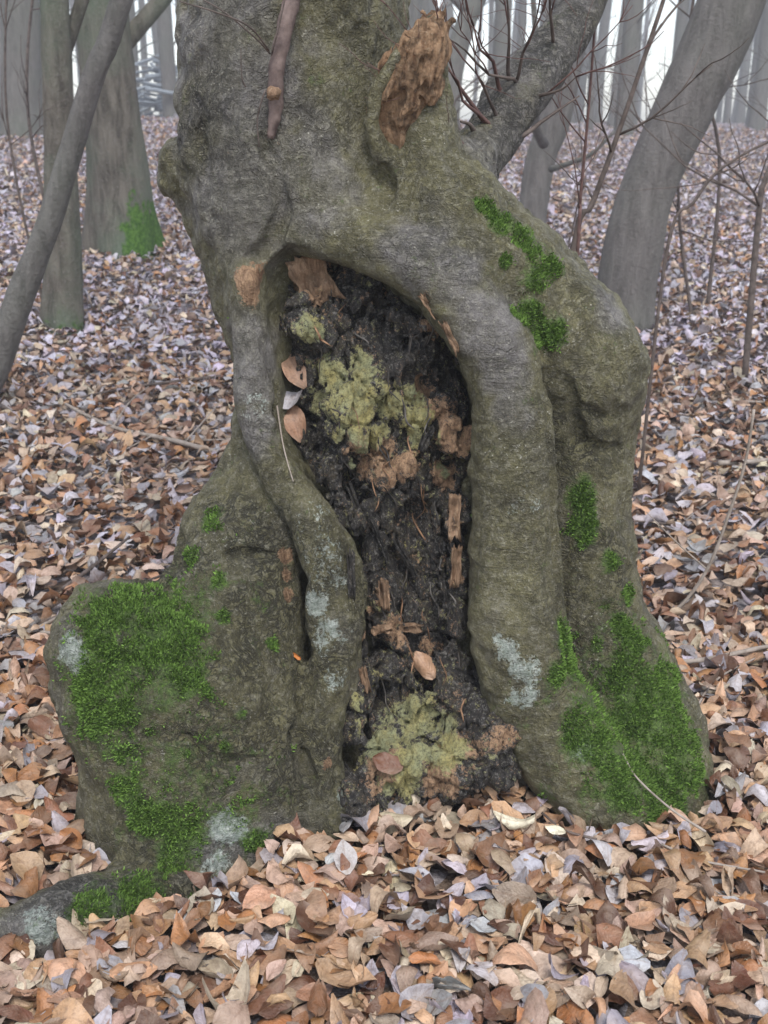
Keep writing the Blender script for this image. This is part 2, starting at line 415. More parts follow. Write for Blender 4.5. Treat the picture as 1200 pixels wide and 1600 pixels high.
gf = np.stack([i*ny+j, (i+1)*ny+j, (i+1)*ny+j+1, i*ny+j+1], -1).reshape(-1, 4)
link('ground', mesh_data('ground', gv, gf, None, M_ground), kind='structure')

# ------------------------------------------------------------------ the old beech: solid shape
trunk = chain((470, -420, 2.66, 172), (462, -150, 2.64, 178), (460, 100, 2.62, 180), (462, 260, 2.60, 172), (480, 420, 2.58, 140))
core = chain((520, 350, 2.64, 160), (620, 600, 2.72, 228), (640, 850, 2.74, 246), (620, 1150, 2.62, 280), (620, 1420, 2.56, 300))
burl = chain((296, 262, 2.56, 54), (345, 250, 2.56, 66))
burl2 = chain((300, 165, 2.52, 22), (315, 215, 2.48, 26), (330, 300, 2.48, 30))
left_col = chain((420, 380, 2.52, 78), (430, 480, 2.45, 74), (442, 600, 2.44, 72), (438, 700, 2.42, 74), (418, 780, 2.38, 84), (390, 850, 2.33, 98))
lump = chain((395, 830, 2.34, 80), (350, 950, 2.24, 105), (300, 1080, 2.16, 165), (310, 1300, 2.12, 170), (310, 1420, 2.10, 175))
lump2 = chain((182, 1008, 2.12, 102), (222, 1090, 2.10, 122), (258, 1200, 2.08, 124), (256, 1340, 2.04, 124))
lump3 = chain((375, 980, 2.22, 100), (378, 1180, 2.10, 100), (398, 1340, 2.06, 105))
knob = chain((112, 1018, 2.08, 36), (122, 1050, 2.07, 36))
foot = chain((330, 1405, 1.90, 64), (200, 1418, 1.80, 62), (115, 1438, 1.735, 56), (20, 1462, 1.69, 42))
foot_plan = foot*np.array([1, 1, 0, 1.]) + np.array([0, 0, .02, 0])
sleeve = chain((646, 270, 2.45, 54), (660, 180, 2.44, 50), (682, 110, 2.425, 30), (694, 80, 2.42, 14))
shoulder = chain((690, 320, 2.52, 80), (830, 475, 2.47, 102), (904, 560, 2.43, 99), (892, 680, 2.44, 88), (893, 800, 2.42, 92), (908, 950, 2.38, 100), (948, 1080, 2.32, 112), (996, 1200, 2.22, 112), (1020, 1330, 2.18, 115))
collar = chain((640, 235, 2.44, 55), (680, 330, 2.42, 88), (765, 420, 2.39, 88), (850, 520, 2.38, 78))
arch = chain((455, 352, 2.42, 30), (520, 362, 2.37, 42), (600, 384, 2.33, 52), (696, 434, 2.30, 60), (770, 532, 2.27, 62), (802, 650, 2.25, 60), (803, 800, 2.23, 70), (803, 950, 2.20, 76), (828, 1080, 2.16, 78), (885, 1190, 2.12, 74), (960, 1270, 2.08, 66))
arch_foot = chain((860, 1120, 2.16, 70), (940, 1230, 2.10, 72), (1000, 1290, 2.1, 80))
strand = chain((383, 440, 2.36, 26), (388, 560, 2.33, 30), (402, 660, 2.30, 31), (440, 745, 2.27, 37), (494, 815, 2.23, 40), (518, 900, 2.19, 37), (518, 1020, 2.15, 36), (498, 1130, 2.10, 40), (498, 1230, 2.05, 42), (505, 1350, 2.0, 46))
strand2 = chain((512, 800, 2.245, 10), (540, 845, 2.25, 12), (552, 900, 2.22, 14), (548, 1000, 2.18, 14), (545, 1080, 2.15, 13))
lip = chain((622, 262, 2.39, 17), (592, 236, 2.375, 14), (580, 190, 2.365, 12), (588, 142, 2.36, 11), (620, 90, 2.365, 10), (656, 44, 2.375, 9), (682, 28, 2.40, 8))
limb = chain((690, 300, 2.50, 50), (735, 255, 2.56, 42), (765, 215, 2.62, 30), (785, 188, 2.66, 16))
hollow = chain((474, 448, 2.345, 66), (530, 500, 2.33, 118), (594, 640, 2.32, 160), (636, 800, 2.29, 106), (640, 950, 2.25, 96), (650, 1080, 2.18, 108), (655, 1190, 2.10, 110), (655, 1260, 2.02, 115))
crack = chain((436, 800, 2.22, 6), (450, 880, 2.19, 9), (460, 960, 2.155, 8), (466, 1040, 2.12, 6), (470, 1120, 2.085, 6), (478, 1200, 2.045, 5))
creases = []
def tree_sdf(p):
    d = smin(sdchain(p, trunk), sdchain(p, core), .16)
    d = smin(d, sdchain(p, left_col), .10)
    d = smin(d, sdchain(p, shoulder), .07)
    d = smin(d, sdchain(p, collar), .07)
    l = smin(sdchain(p, lump), sdchain(p, lump2), .06); l = smin(l, sdchain(p, lump3), .06)
    l = smin(l, sdchain(p, knob), .02)
    d = smin(d, l, .06); d = smin(d, sdchain(p, foot), .04)
    d = smin(d, sdchain(p, burl), .05); d = smin(d, sdchain(p, burl2), .04)
    d = smin(d, sdchain(p, limb), .05); d = smin(d, sdchain(p, sleeve), .04)
    n1 = noise(p, .16, 1); n2 = noise(p, .055, 2); n3 = noise(p, (.018, .018, .026), 3)
    d = d + n1*.014 + n2*.009 + n3*.0058 + noise(p, (.03, .03, .11), 7)*.004
    d = smax(d, -(sdchain(p, hollow) + n2*.008), .02)
    a = smin(sdchain(p, arch), sdchain(p, arch_foot), .05) + n1*.010 + n2*.006 + n3*.0025 + noise(p, (.06, .06, .013), 6)*.0026
    d = smin(d, a, .022)
    s = smin(sdchain(p, strand), sdchain(p, strand2), .02) + n1*.008 + n2*.011 + n3*.005 + noise(p, (.02, .02, .08), 4)*.004
    d = smin(d, s, .016)
    d = smin(d, sdchain(p, lip) + n3*.003, .014)
    d = smax(d, -(sdchain(p, crack) + n2*.008), .012)
    for c, k in creases: d = smax(d, -(sdchain(p, c) + n3*.004 + n2*.003), k)
    return np.maximum(d, -.14 - p[:, 2])
def trace(spots):
    o = np.array([0, 0, CAMH]); dr = np.array([P(x, y, 1.) for x, y, _ in spots]) - o; dr /= np.linalg.norm(dr, axis=1)[:, None]
    t = np.full(len(spots), 1.4)
    for _ in range(60): t = t + tree_sdf(o + dr*t[:, None])*.8
    q = o + dr*t[:, None]; return np.hstack([q, np.array([[r*1.7] for *_, r in spots])*axd(q)[:, None]/F])
cr_ = [trace(c) for c in (
    [(410, 215, 4), (420, 245, 7), (432, 290, 8), (442, 330, 9), (424, 378, 10), (400, 398, 9), (388, 402, 4)],
    [(524, 352, 3), (570, 343, 5), (604, 318, 6), (612, 285, 6), (600, 262, 5)],
    [(838, 470, 4), (856, 560, 6), (862, 680, 8), (868, 800, 7), (872, 940, 6), (888, 1050, 4)],
    [(700, 245, 4), (735, 290, 6), (765, 325, 4)], [(235, 1148, 3), (290, 1155, 5), (330, 1185, 5), (395, 1190, 4)],
    [(890, 600, 5), (905, 690, 9), (935, 704, 8), (965, 700, 5)], [(300, 150, 4), (318, 185, 6), (308, 225, 5)], [(330, 880, 3), (380, 862, 5), (430, 870, 4)],
    [(915, 640, 5), (940, 650, 6)], [(500, 860, 4), (505, 930, 5), (498, 1000, 4)], [(530, 1090, 4), (520, 1170, 5), (525, 1240, 4)],
    [(460, 1150, 7), (472, 1190, 10), (488, 1225, 6)])]
creases = [(c, .008) for c in cr_]
V, Q = isosurface(tree_sdf, (-.92, 1.62, -.16), (.86, 3.16, 2.25), .006, .012)
px_, py_, dep = proj(V)
def anchors(V, spots):
    px, py, d = proj(V); out = []
    for (x, y, r) in spots:
        m = np.flatnonzero((np.abs(px-x) < 7) & (np.abs(py-y) < 7))
        if len(m) == 0: continue
        k = m[np.argmin(d[m])]; out.append((V[k], r*d[k]/F))
    return out
def mask(V, spots, soft=.45, jag=.35, seed=40):
    n = fbm(V, .05, seed, 3)*jag; m = np.zeros(len(V))
    for c, r in anchors(V, spots):
        q = np.linalg.norm(V-c, axis=1)/r
        m = np.maximum(m, smooth(1.15+soft*.5, 1.15-soft, q+n))
    return m
moss_spots = [(170, 960, 46), (160, 1010, 46), (260, 945, 46), (290, 1000, 50), (295, 1050, 38), (215, 930, 30), (120, 1085, 40), (150, 1130, 34), (185, 1060, 30),
    (180, 1120, 34), (190, 1175, 36), (195, 1230, 42), (235, 1285, 48), (290, 1325, 45), (320, 810, 24), (395, 1322, 26), (230, 1395, 50), (160, 1400, 40), (330, 1400, 34), (350, 1170, 14), (300, 1180, 10), (385, 1110, 14),
    (290, 860, 16), (345, 960, 14), (900, 785, 36), (918, 830, 30), (960, 875, 20), (985, 925, 20), (975, 970, 22), (885, 1005, 36), (930, 1010, 16), (1000, 990, 30), (960, 1060, 40), (1000, 1080, 55), (1040, 1130, 60),
    (1070, 1190, 56), (1010, 1200, 62), (955, 1195, 34), (885, 1060, 30), (930, 1110, 34), (1030, 1240, 40), (785, 342, 26), (820, 366, 26), (765, 322, 20), (870, 412, 24), (845, 390, 20), (845, 450, 22), (832, 490, 32), (855, 525, 32), (795, 405, 14), (930, 1150, 50), (900, 1030, 40), (1040, 1080, 50), (1080, 1160, 50), (975, 1120, 50), (1050, 1230, 60), (980, 1230, 50), (345, 905, 20), (230, 1010, 40), (150, 1060, 40), (430, 1000, 10), (330, 1080, 14)]
lich_spots = [(500, 950, 26), (505, 985, 26), (785, 1020, 24), (815, 1060, 30), (810, 1090, 24), (915, 1165, 20), (365, 1305, 36), (340, 1340, 30), (115, 1020, 34), (540, 1240, 16), (555, 1130, 10), (770, 1000, 14), (70, 1440, 30)]
grey_spots = [(340, 100, 150), (350, 300, 110), (390, 560, 80), (400, 680, 50), (650, 370, 60), (700, 420, 62), (760, 500, 60), (795, 580, 50), (800, 640, 40), (480, 300, 90), (960, 480, 40), (360, 1320, 50), (120, 1450, 120), (440, 1330, 60), (850, 190, 120), (780, 230, 60)]
rough_spots = [(280, 1100, 220), (300, 950, 160), (500, 950, 140), (500, 1200, 130), (900, 720, 90), (930, 900, 90), (900, 1000, 120), (300, 200, 90), (200, 1400, 160), (370, 820, 100)]
A = {'moss': np.maximum(mask(V, moss_spots, .85, .7), .55*mask(V, [(200, 1080, 150), (260, 960, 120), (980, 1120, 150), (320, 1250, 120)], .9, .8, 44)), 'lichen': np.maximum(mask(V, lich_spots, .8, .7, 50), .62*mask(V, [(520, 850, 40), (515, 910, 36), (520, 1000, 36), (505, 800, 34), (515, 1060, 30), (395, 640, 30), (810, 800, 30)], .9, .7, 55)),
     'rot': mask(V, [(384, 425, 24), (378, 452, 24), (396, 466, 16), (452, 868, 13), (450, 900, 13), (455, 930, 10), (520, 1185, 10), (372, 425, 16), (402, 440, 14)], .9, .9, 77),
     'wrinkle': mask(V, [(560, 375, 60), (680, 430, 90), (650, 310, 80), (790, 600, 90), (800, 760, 100), (800, 920, 110), (830, 1080, 100)], .8, .3, 75),
     'olive': 1-.85*mask(V, grey_spots, .7, .4, 60), 'rough': mask(V, rough_spots, .7, .3, 70)}
old = thing('old_beech_tree', (0.02, 2.5, 0), 'huge old beech with a gaping rotten hollow and mossy buttress roots', 'tree')
trunk_o = part('trunk', V, Q, M_bark, old, A)

# moss shoots on the bark (too many to count)
def moss_shoots(V, Q, m, dens, ln, c0, c1, seed, up=.35):
    r_ = np.random.default_rng(seed)
    a, b, c, d = (V[Q[:, k]] for k in range(4)); nr = np.cross(c-a, d-b); ar = np.linalg.norm(nr, axis=1); nr /= ar[:, None]+1e-12; ar *= .5
    mm = m[Q].mean(1); ctr = (a+b+c+d)/4
    w_ = ar*smooth(.45, 1.15, mm + fbm(ctr, .02, seed, 2)*.55 + fbm(ctr, .07, seed+5, 2)*.4); tot = w_.sum(); n = int(dens*tot)
    k = r_.choice(len(Q), n, p=w_/tot); u, v_ = r_.random((2, n, 1))
    o = (a[k]*(1-u)+b[k]*u)*(1-v_) + (d[k]*(1-u)+c[k]*u)*v_; N = nr[k]
    dr = N + r_.normal(0, .45, (n, 3)) + np.array([0, 0, up]); dr /= np.linalg.norm(dr, axis=1)[:, None]
    L = ln*r_.uniform(.5, 1.3, (n, 1)); s = np.cross(dr, r_.normal(0, 1, (n, 3))); s /= np.linalg.norm(s, axis=1)[:, None]
    s *= ln*.22
    vv = np.stack([o-N*.001-s, o-N*.001+s, o+dr*L*.6+s*.9, o+dr*L], 1).reshape(-1, 3)
    i = np.arange(n)[:, None]*4
    t = (np.array(c0)*(1-r_.random((n, 1))) + 0); f = r_.random((n, 1)); t = np.array(c0)*(1-f)+np.array(c1)*f
    return vv, np.hstack([i, i+1, i+2, i+3]), np.repeat(t, 4, 0)
mv, mf, mt = moss_shoots(V, Q, A['moss'], 250000, .0078, (.040, .080, .014), (.175, .29, .06), 3)
part('moss', mv, mf, M_moss, trunk_o, {'tint': mt}, False, kind='stuff')

# rotten wood inside the hollow
back = chain((480, 430, 2.575, 100), (560, 520, 2.595, 155), (600, 660, 2.595, 175), (645, 820, 2.535, 130), (645, 980, 2.485, 130), (645, 1120, 2.395, 130), (650, 1240, 2.255, 130), (650, 1330, 2.175, 130))
bumps = [((470, 500, 2.380, 38), (500, 520, 2.400, 30)), ((560, 610, 2.340, 40), (545, 660, 2.320, 46)), ((610, 640, 2.360, 40), (660, 660, 2.360, 30)), ((690, 640, 2.350, 40), (710, 700, 2.340, 36)),
         ((590, 735, 2.360, 38), (640, 725, 2.360, 34)), ((545, 690, 2.300, 12), (545, 750, 2.290, 8)), ((715, 760, 2.310, 14), (716, 880, 2.280, 14)), ((716, 880, 2.280, 14), (708, 980, 2.250, 16)),
         ((570, 800, 2.320, 20), (600, 980, 2.280, 26)), ((500, 720, 2.310, 26), (560, 820, 2.310, 24)), ((600, 1040, 2.240, 38), (640, 1045, 2.250, 32)), ((700, 1040, 2.220, 40), (740, 1110, 2.160, 44)), ((740, 1110, 2.160, 40), (775, 1150, 2.100, 34)),
         ((560, 1020, 2.220, 26), (545, 1150, 2.120, 30)), ((620, 1110, 2.260, 60), (640, 1190, 2.140, 75)), ((600, 1190, 2.120, 50), (570, 1250, 2.060, 50)), ((700, 1190, 2.100, 46), (780, 1200, 2.080, 40)),
         ((600, 560, 2.380, 22), (710, 560, 2.340, 20)), ((560, 470, 2.400, 20), (700, 520, 2.340, 16)), ((640, 470, 2.400, 14), (680, 600, 2.360, 14))]
bumps = [chain(*b) for b in bumps]
holes = [chain((600, 470, 2.40, 24), (530, 540, 2.42, 24)), chain((430, 430, 2.40, 20), (440, 540, 2.42, 16)), chain((650, 800, 2.36, 34), (660, 900, 2.32, 26)), chain((540, 410, 2.40, 14), (650, 470, 2.40, 14))]
def heart_sdf(p):
    d = sdchain(p, back)
    n1 = noise(p, .08, 21); n2 = noise(p, (.028, .028, .06), 22); n3 = noise(p, (.013, .013, .022), 23)
    wv = p + np.stack([n1, n2, n1], 1)*.02
    rid = np.abs(noise(wv, (.035, .035, .16), 24))
    rough = n1*.018 + n2*.013 + n3*.009 + np.abs(noise(wv, (.012, .012, .05), 25))*.012
    wp = p + np.stack([n2, n1, n3], 1)*.008
    v1, e1 = worley(wp, .055, .085, 26); v2, e2 = worley(wp, .022, .032, 27)
    rough = rough + v1*.013 + smooth(.16, 0, e1)*.020 + v2*.006 + smooth(.2, 0, e2)*.006
    d = d + rough + (rid-.35)*.045
    for b in bumps: d = smin(d, sdchain(p, b) + rough, .018)
    for h in holes: d = smax(d, -(sdchain(p, h) + rough), .02)
    return d
HV, HQ = isosurface(heart_sdf, (-.36, 1.95, -.1), (.36, 2.62, 1.34), .0048, .06)
keep = (HV[HQ[:, 0]][:, 1] < 2.58)
HQ = HQ[keep]
rot_spots = [(660, 600, 24), (725, 650, 30), (700, 740, 24), (570, 700, 30), (480, 435, 38), (500, 465, 24), (690, 640, 40), (715, 690, 34), (600, 735, 42), (640, 715, 30), (715, 790, 13), (716, 830, 13), (712, 900, 13), (606, 940, 16), (615, 985, 30), (565, 995, 22), (660, 1000, 22), (570, 960, 14), (665, 500, 14), (700, 530, 16), (790, 1160, 26), (600, 1200, 36), (690, 1210, 50)]
hm_spots = [(480, 640, 34), (510, 590, 34), (640, 610, 26), (670, 690, 22), (590, 690, 30), (560, 600, 50), (520, 640, 40), (560, 650, 46), (610, 640, 34), (655, 660, 26), (545, 735, 14), (475, 500, 36), (700, 735, 18), (520, 690, 20), (640, 1120, 54), (600, 1150, 54), (650, 1170, 60), (690, 1180, 30), (560, 1090, 14), (555, 860, 18), (690, 960, 10), (560, 560, 20)]
heart = part('decayed_heartwood', HV, HQ, M_heart, old, {'rot': np.maximum(mask(HV, rot_spots, .9, .9, 80), .20), 'moss': np.maximum(mask(HV, hm_spots, .9, .9, 90), .14)}, label='blackened crumbling wood inside the hollow')

# peeling slabs and splinters of wood in the hollow
def slab(name, c, u, v, th, seed, mat, parent, label=None, n=13, curl=.12):
    """an irregular slab: c centre, u/v half axes"""
    c, u, v = map(np.array, (c, u, v)); r_ = np.random.default_rng(seed)
    w_ = np.cross(u, v); w_ /= np.linalg.norm(w_); g = np.linspace(-1, 1, n)
    a, b = np.meshgrid(g, g, indexing='ij'); e = np.stack([a.ravel(), b.ravel(), np.zeros(n*n)], 1)
    sq = 1/np.maximum(np.maximum(np.abs(e[:, 0]), np.abs(e[:, 1])), 1e-6)
    lim = 1 + .20*noise(e*1.0+seed, .45, seed) + .22*noise(e+seed, (.16, 3, 1), seed+9)*(np.abs(e[:, 1]) > .99)
    k = np.where(np.maximum(np.abs(e[:, 0]), np.abs(e[:, 1])) > .99, lim, .98)[:, None]
    hgt = noise(e+seed*3, .5, seed+1)*.8*th + curl*np.linalg.norm(v)*(e[:, 1]**2) + noise(e+seed, (.2, 1.6, 1), seed+2)*th*.7
    top = c + (e[:, :1]*u + e[:, 1:2]*v)*k + w_*(hgt + th/2)[:, None]; bot = top - w_*th
    f = []; q = lambda i, j: i*n+j
    for i in range(n-1):
        for j in range(n-1):
            f.append((q(i, j), q(i+1, j), q(i+1, j+1), q(i, j+1))); f.append(tuple(n*n+t for t in (q(i, j), q(i, j+1), q(i+1, j+1), q(i+1, j))))
    rim = [q(i, 0) for i in range(n)] + [q(n-1, j) for j in range(1, n)] + [q(i, n-1) for i in range(n-2, -1, -1)] + [q(0, j) for j in range(n-2, 0, -1)]
    for x, y in zip(rim, rim[1:]+rim[:1]): f.append((x, n*n+x, n*n+y, y))
    o = part(name, np.vstack([top, bot]), np.array(f), mat, parent)
    if label: o['label'] = label
    return o
PJ = {}; trunk_v = V
def surf(V, x, y):
    if 'all' not in PJ: PJ['all'] = np.vstack([trunk_v, HV]); PJ['p'] = proj(PJ['all'])
    V = PJ['all']; px, py, d = PJ['p']; k = 6
    while True:
        m = np.flatnonzero((np.abs(px-x) < k) & (np.abs(py-y) < k)); k *= 1.6
        if len(m): return V[m[np.argmin(d[m])]]
toc = lambda p: (np.array([0, 0, CAMH])-p)/np.linalg.norm(np.array([0, 0, CAMH])-p)
def pslab(name, x, y, hw, hh, ang, th, seed, mat=None, lab=None, src=None, out=.008):
    c = surf(HV if src is None else src, x, y); k = axd(c)/F; c = c + toc(c)*out
    a = R(ang); right = np.array([1., 0, 0]); upv = np.array([0, .12, 1.]); upv /= np.linalg.norm(upv)
    u = (right*math.cos(a)+upv*math.sin(a))*hw*k; v = (-right*math.sin(a)+upv*math.cos(a))*hh*k
    return slab(name, c, u, v, th, seed, mat, old, lab)
pslab('wood_slab', 482, 438, 28, 40, 25, .016, 1, M_panel, 'orange brown slab of fibrous wood under the arch')
for k, (x, y, hw, hh, a) in enumerate([(668, 480, 7, 22, 35), (700, 530, 7, 26, 28), (716, 800, 9, 34, 0), (714, 880, 8, 30, -2), (606, 930, 8, 24, 4), (592, 988, 16, 7, 12), (640, 985, 24, 8, -4), (690, 930, 5, 28, 10), (590, 850, 4, 40, 22), (640, 870, 4, 36, 28), (575, 1060, 6, 20, 12), (555, 900, 6, 36, 2), (672, 690, 7, 20, -20), (560, 780, 5, 30, 18)]):
    pslab('wood_splinter', x, y, hw, hh, a, .010, 20+k, out=(-.003 if k < 2 else .006), mat= M_panel if k in (0, 1, 2, 3, 4, 5, 6, 10) else M_heart)

rf = np.random.default_rng(55)
M_fibre = [mat_twig('dark_fibre', (.020, .017, .015), (.075, .065, .056)), mat_twig('brown_fibre', (.10, .052, .028), (.34, .20, .115)), mat_twig('grey_fibre', (.06, .054, .048), (.17, .155, .14))]
for k in range(54):
    y = rf.uniform(470, 1120); x = rf.uniform(np.interp(y, [470, 600, 800, 950, 1120], [450, 490, 565, 575, 585]), np.interp(y, [470, 600, 800, 950, 1120], [650, 715, 715, 715, 735]))
    ln_ = rf.uniform(18, 60); sl_ = rf.normal(.15, .14); q = []
    for t in (-.5, -.15, .2, .5):
        c = surf(HV, x + sl_*ln_*t + rf.normal(0, 2), y + ln_*t); q.append(c + toc(c)*rf.uniform(-.001, .004))
    r0 = rf.uniform(.0009, .0028); v, f = tube(spline(q, 9), r0*np.array([.3, .8, 1, 1.1, 1, .9, .9, .7, .2]), 5, .3, k, .01)
    part('wood_fibre', v, f, M_fibre[int(rf.choice(3, p=[.5, .28, .22]))], heart)

# broken branch stub above the hollow
stubw = chain((628, 238, 2.425, 30), (622, 185, 2.405, 38), (644, 120, 2.39, 46), (672, 66, 2.385, 38), (684, 48, 2.385, 26))
stubhole = chain((612, 232, 2.365, 12), (604, 190, 2.35, 15), (622, 152, 2.335, 12))
stubhole[:, 1] += .012
stubcut = chain((648, 200, 2.31, 30), (668, 165, 2.29, 26))
def stub_sdf(p):
    n1 = noise(p, .05, 31); n2 = noise(p, .02, 32); n3 = noise(p, .010, 33)
    q = p - (p[:, 2:]-1.4)*np.array([.28, .05, 0])
    d = sdchain(p, stubw) + n1*.014 + n2*.007 + n3*.004 + noise(q, (.010, .010, .09), 34)*.010 + np.abs(noise(q, (.02, .02, .12), 35))*.014
    d = smax(d, -(sdchain(p, stubhole)+n2*.004), .008)
    return smax(d, -(sdchain(p, stubcut)+n1*.01), .012)
bx = stubw[:, :3]
SV, SQ = isosurface(stub_sdf, bx.min(0)-.1, bx.max(0)+.1, .0045, .03)
part('broken_stub', SV, SQ, M_stub, old, label='snapped branch stub of crumbling orange brown wood')

# reddish stem pressed against the trunk, with a cut knot
sx_ = spline([(*surf(V, 424, 222), .010), (*(surf(V, 426, 165)+[0, -.012, 0]), .019), (*(surf(V, 430, 110)+[0, -.022, .0]), .021), (*(surf(V, 448, 40)+[0, -.03, 0]), .022), (*P(462, -40, 2.36), .022), (*P(480, -300, 2.36), .018)], 40)
tv, tf = tube(sx_[:, :3], sx_[:, 3]*.78*(1+.06*np.sin(np.arange(40)*1.7)), 14, .10, 3, .03)
st_o = part('sucker_stem', tv, tf, M_stem, old, label='smooth reddish stem growing up the trunk')
kn = sx_[11, :3] + np.array([-.004, -.012, 0])
tv, tf = tube(spline([kn+[0, .02, -.004], kn, kn+[0, -.012, .004]], 6), [.012, .014, .0145, .014, .012, .004], 12, .4, 4, .008)
part('cut_knot', tv, tf, M_panel, st_o)

# side limb with twigs
lp = spline([(*P(735, 262, 2.56), .068), (*P(775, 205, 2.66), .066), (*P(820, 130, 2.76), .068), (*P(870, 70, 2.86), .062), (*P(925, -20, 2.98), .052), (*P(1000, -180, 3.2), .042), (*P(1120, -480, 3.6), .03)], 44)
tv, tf = tube(lp[:, :3], lp[:, 3], 20, .22, 5, .06)
zr = np.zeros(len(tv)); limb_o = part('side_limb', tv, tf, M_bark, old, {'moss': zr, 'olive': zr+.25, 'rough': zr+.8, 'lichen': zr, 'wrinkle': zr, 'rot': zr})
tw = []
for k, (x0, y0, Y0, x1, y1, Y1, r0) in enumerate([(775, 215, 2.62, 700, 105, 2.5, .008), (790, 222, 2.64, 905, 150, 2.7, .007), (760, 225, 2.6, 720, 190, 2.5, .010), (795, 160, 2.7, 740, 40, 2.5, .006), (800, 150, 2.7, 790, -20, 2.55, .006), (820, 150, 2.72, 700, 60, 2.45, .005), (770, 200, 2.6, 690, 100, 2.45, .005), (812, 165, 2.72, 900, 120, 2.6, .006), (860, 90, 2.84, 860, -40, 2.6, .006), (760, 260, 2.5, 700, 200, 2.42, .005), (800, 150, 2.7, 840, 20, 2.5, .005), (780, 190, 2.62, 740, 110, 2.5, .005)]):
    a, b = P(x0, y0, Y0), P(x1, y1, Y1); pth = wig(a, b, 9, .022, 300+k)
    v, f = tube(pth, np.linspace(r0, r0*.25, 9), 7, .1, k, .03); part('twig', v, f, M_twig if k % 3 else M_redtwig, limb_o)
    if k > 2: tw += twig_set(pth[4], pth[7]-pth[4], .26, r0*.4, 1, 500+k, .4, 5) + twig_set(pth[-1], pth[8]-pth[6], .22, r0*.4, 1, 540+k, .4, 3)
v, f = merge(tw); part('fine_twigs', v, f, M_redtwig, limb_o, kind='stuff')
# upper trunk and boughs beyond the picture
up = spline([(*P(470, -380, 2.66), .27), (.02-.25, 2.7, 3.6, .23), (-.1, 2.8, 5.5, .2), (.1, 2.9, 8, .14), (.2, 3, 11, .06)], 30)
v, f = tube(up[:, :3], up[:, 3], 20, .1, 8, .2); part('upper_trunk', v, f, M_treeA, old, {'moss': np.zeros(len(v))})
for k in range(7):
    i = 8+3*k; a = up[i, :3]; ang = k*2.4; b = a + np.array([math.cos(ang)*2.2, math.sin(ang)*2.2, 1.6])
    v, f = tube(wig(a, b, 12, .05, 40+k), np.linspace(.08, .015, 12), 8); part('bough', v, f, M_treeA, old, {'moss': np.zeros(len(v))})
q = np.array([surf(V, x, y)+toc(surf(V, x, y))*.006 for x, y in ((436, 640), (446, 680), (454, 715), (463, 748))]); v, f = tube(spline(q, 12), np.linspace(.0022, .0014, 12), 6); part('dry_stalk', v, f, M_stick, old)
# fine twigs in front of the upper trunk
for k, (pts, r0) in enumerate([([(280, 2, 2.2), (340, 20, 2.2), (390, 42, 2.24), (420, 78, 2.30)], .0022), ([(300, -10, 2.25), (352, 20, 2.25), (400, 60, 2.28), (422, 84, 2.31)], .0020),
        ([(376, 75, 2.33), (378, 120, 2.33), (384, 136, 2.34)], .0015), ([(446, -5, 2.30), (436, 40, 2.30), (424, 86, 2.32)], .002), ([(405, 230, 2.34), (402, 190, 2.34), (408, 160, 2.33), (415, 140, 2.33)], .002)]):
    q = spline([P(*t) for t in pts], 12); v, f = tube(q, np.linspace(r0*.6, r0, 12), 5); part('twig', v, f, M_twig, old)

# ------------------------------------------------------------------ other trees
def ground_at(px, py, y0=3.0):
    """where the ray of a pixel meets the ground"""
    Y = np.linspace(y0, 60, 4000); p = np.array([P(px, py, 1.0)]) ; d = (p[0]-[0, 0, CAMH])
    X = d[0]*Y; Z = CAMH + d[2]*Y; k = np.argmax(Z <= gz(X, Y)); return np.array([X[k], Y[k], gz(X[k:k+1], Y[k:k+1])[0]])
def wood_tree(label, pts, rads, mat, seed, flare=.5, moss=None, group=None, n=44, sides=18, branches=(), bump=.10, name='beech_tree', limbs=4):
    """pts world points of the stem, rads radii; base first"""
    base = np.array(pts[0]); e = thing(name, tuple(base), label, 'tree', group)
    pts = np.vstack([base-[0, 0, .25], pts]); rads = np.concatenate([[rads[0]], rads])
    q = spline(np.hstack([pts, rads[:, None]]), n)
    ph = random.random()*6
    h = q[:, 2]-base[2]
    def fl(t, th):
        hh = np.interp(t, np.arange(n)/(n-1), h)
        k = np.exp(-np.maximum(hh, 0)/(rads[0]*1.6))*flare
        return k[:, None]*(.55+.45*np.cos(3*th+ph)[None]+.25*np.cos(5*th+2*ph)[None])
    v, f = tube(q[:, :3], q[:, 3], sides, bump, seed, max(rads[0], .05)*.9, fl)
    m = np.zeros(len(v))
    if moss: m = moss(v, base)
    tr = part('trunk', v, f, mat, e, {'moss': m})
    for (bp, br) in branches:
        bq = spline(bp, 12); v, f = tube(bq, np.linspace(br, br*.4, 12), 7, .08, seed, .05); part('branch', v, f, mat, e, {'moss': np.zeros(len(v))})
    top = q[-1, :3]; hgt = top[2]-base[2]
    for k in range(limbs):
        i = int(n*(.6+.38*k/max(limbs, 1))); a = q[i, :3]; an = random.random()*6.28; L = hgt*random.uniform(.15, .28)
        b = a + np.array([math.cos(an)*L*.7, math.sin(an)*L*.7, L*.7])
        v, f = tube(wig(a, b, 8, .06, seed*7+k), np.linspace(q[i, 3]*.5, .01, 8), 6); part('branch', v, f, mat, e, {'moss': np.zeros(len(v))})
    return e
def stem_from_px(pxs, Y0, w0):
    """pxs [(px,py,width px)] from base to top, at depth Y0 (base)"""
    p = np.array([P(x, y, Y0) for x, y, _ in pxs]); r = np.array([w_/2 for _, _, w_ in pxs])*axd(p)/F
    return p, r
def extend(p, r, H, taper=.45):
    d = p[-1]-p[-2]; d = d/d[2]; d[:2] *= .8
    a = p[-1]+d*H*.3; b = p[-1]+d*H
    return np.vstack([p, a, b]), np.concatenate([r, [r[-1]*.8, r[-1]*taper*.3]])
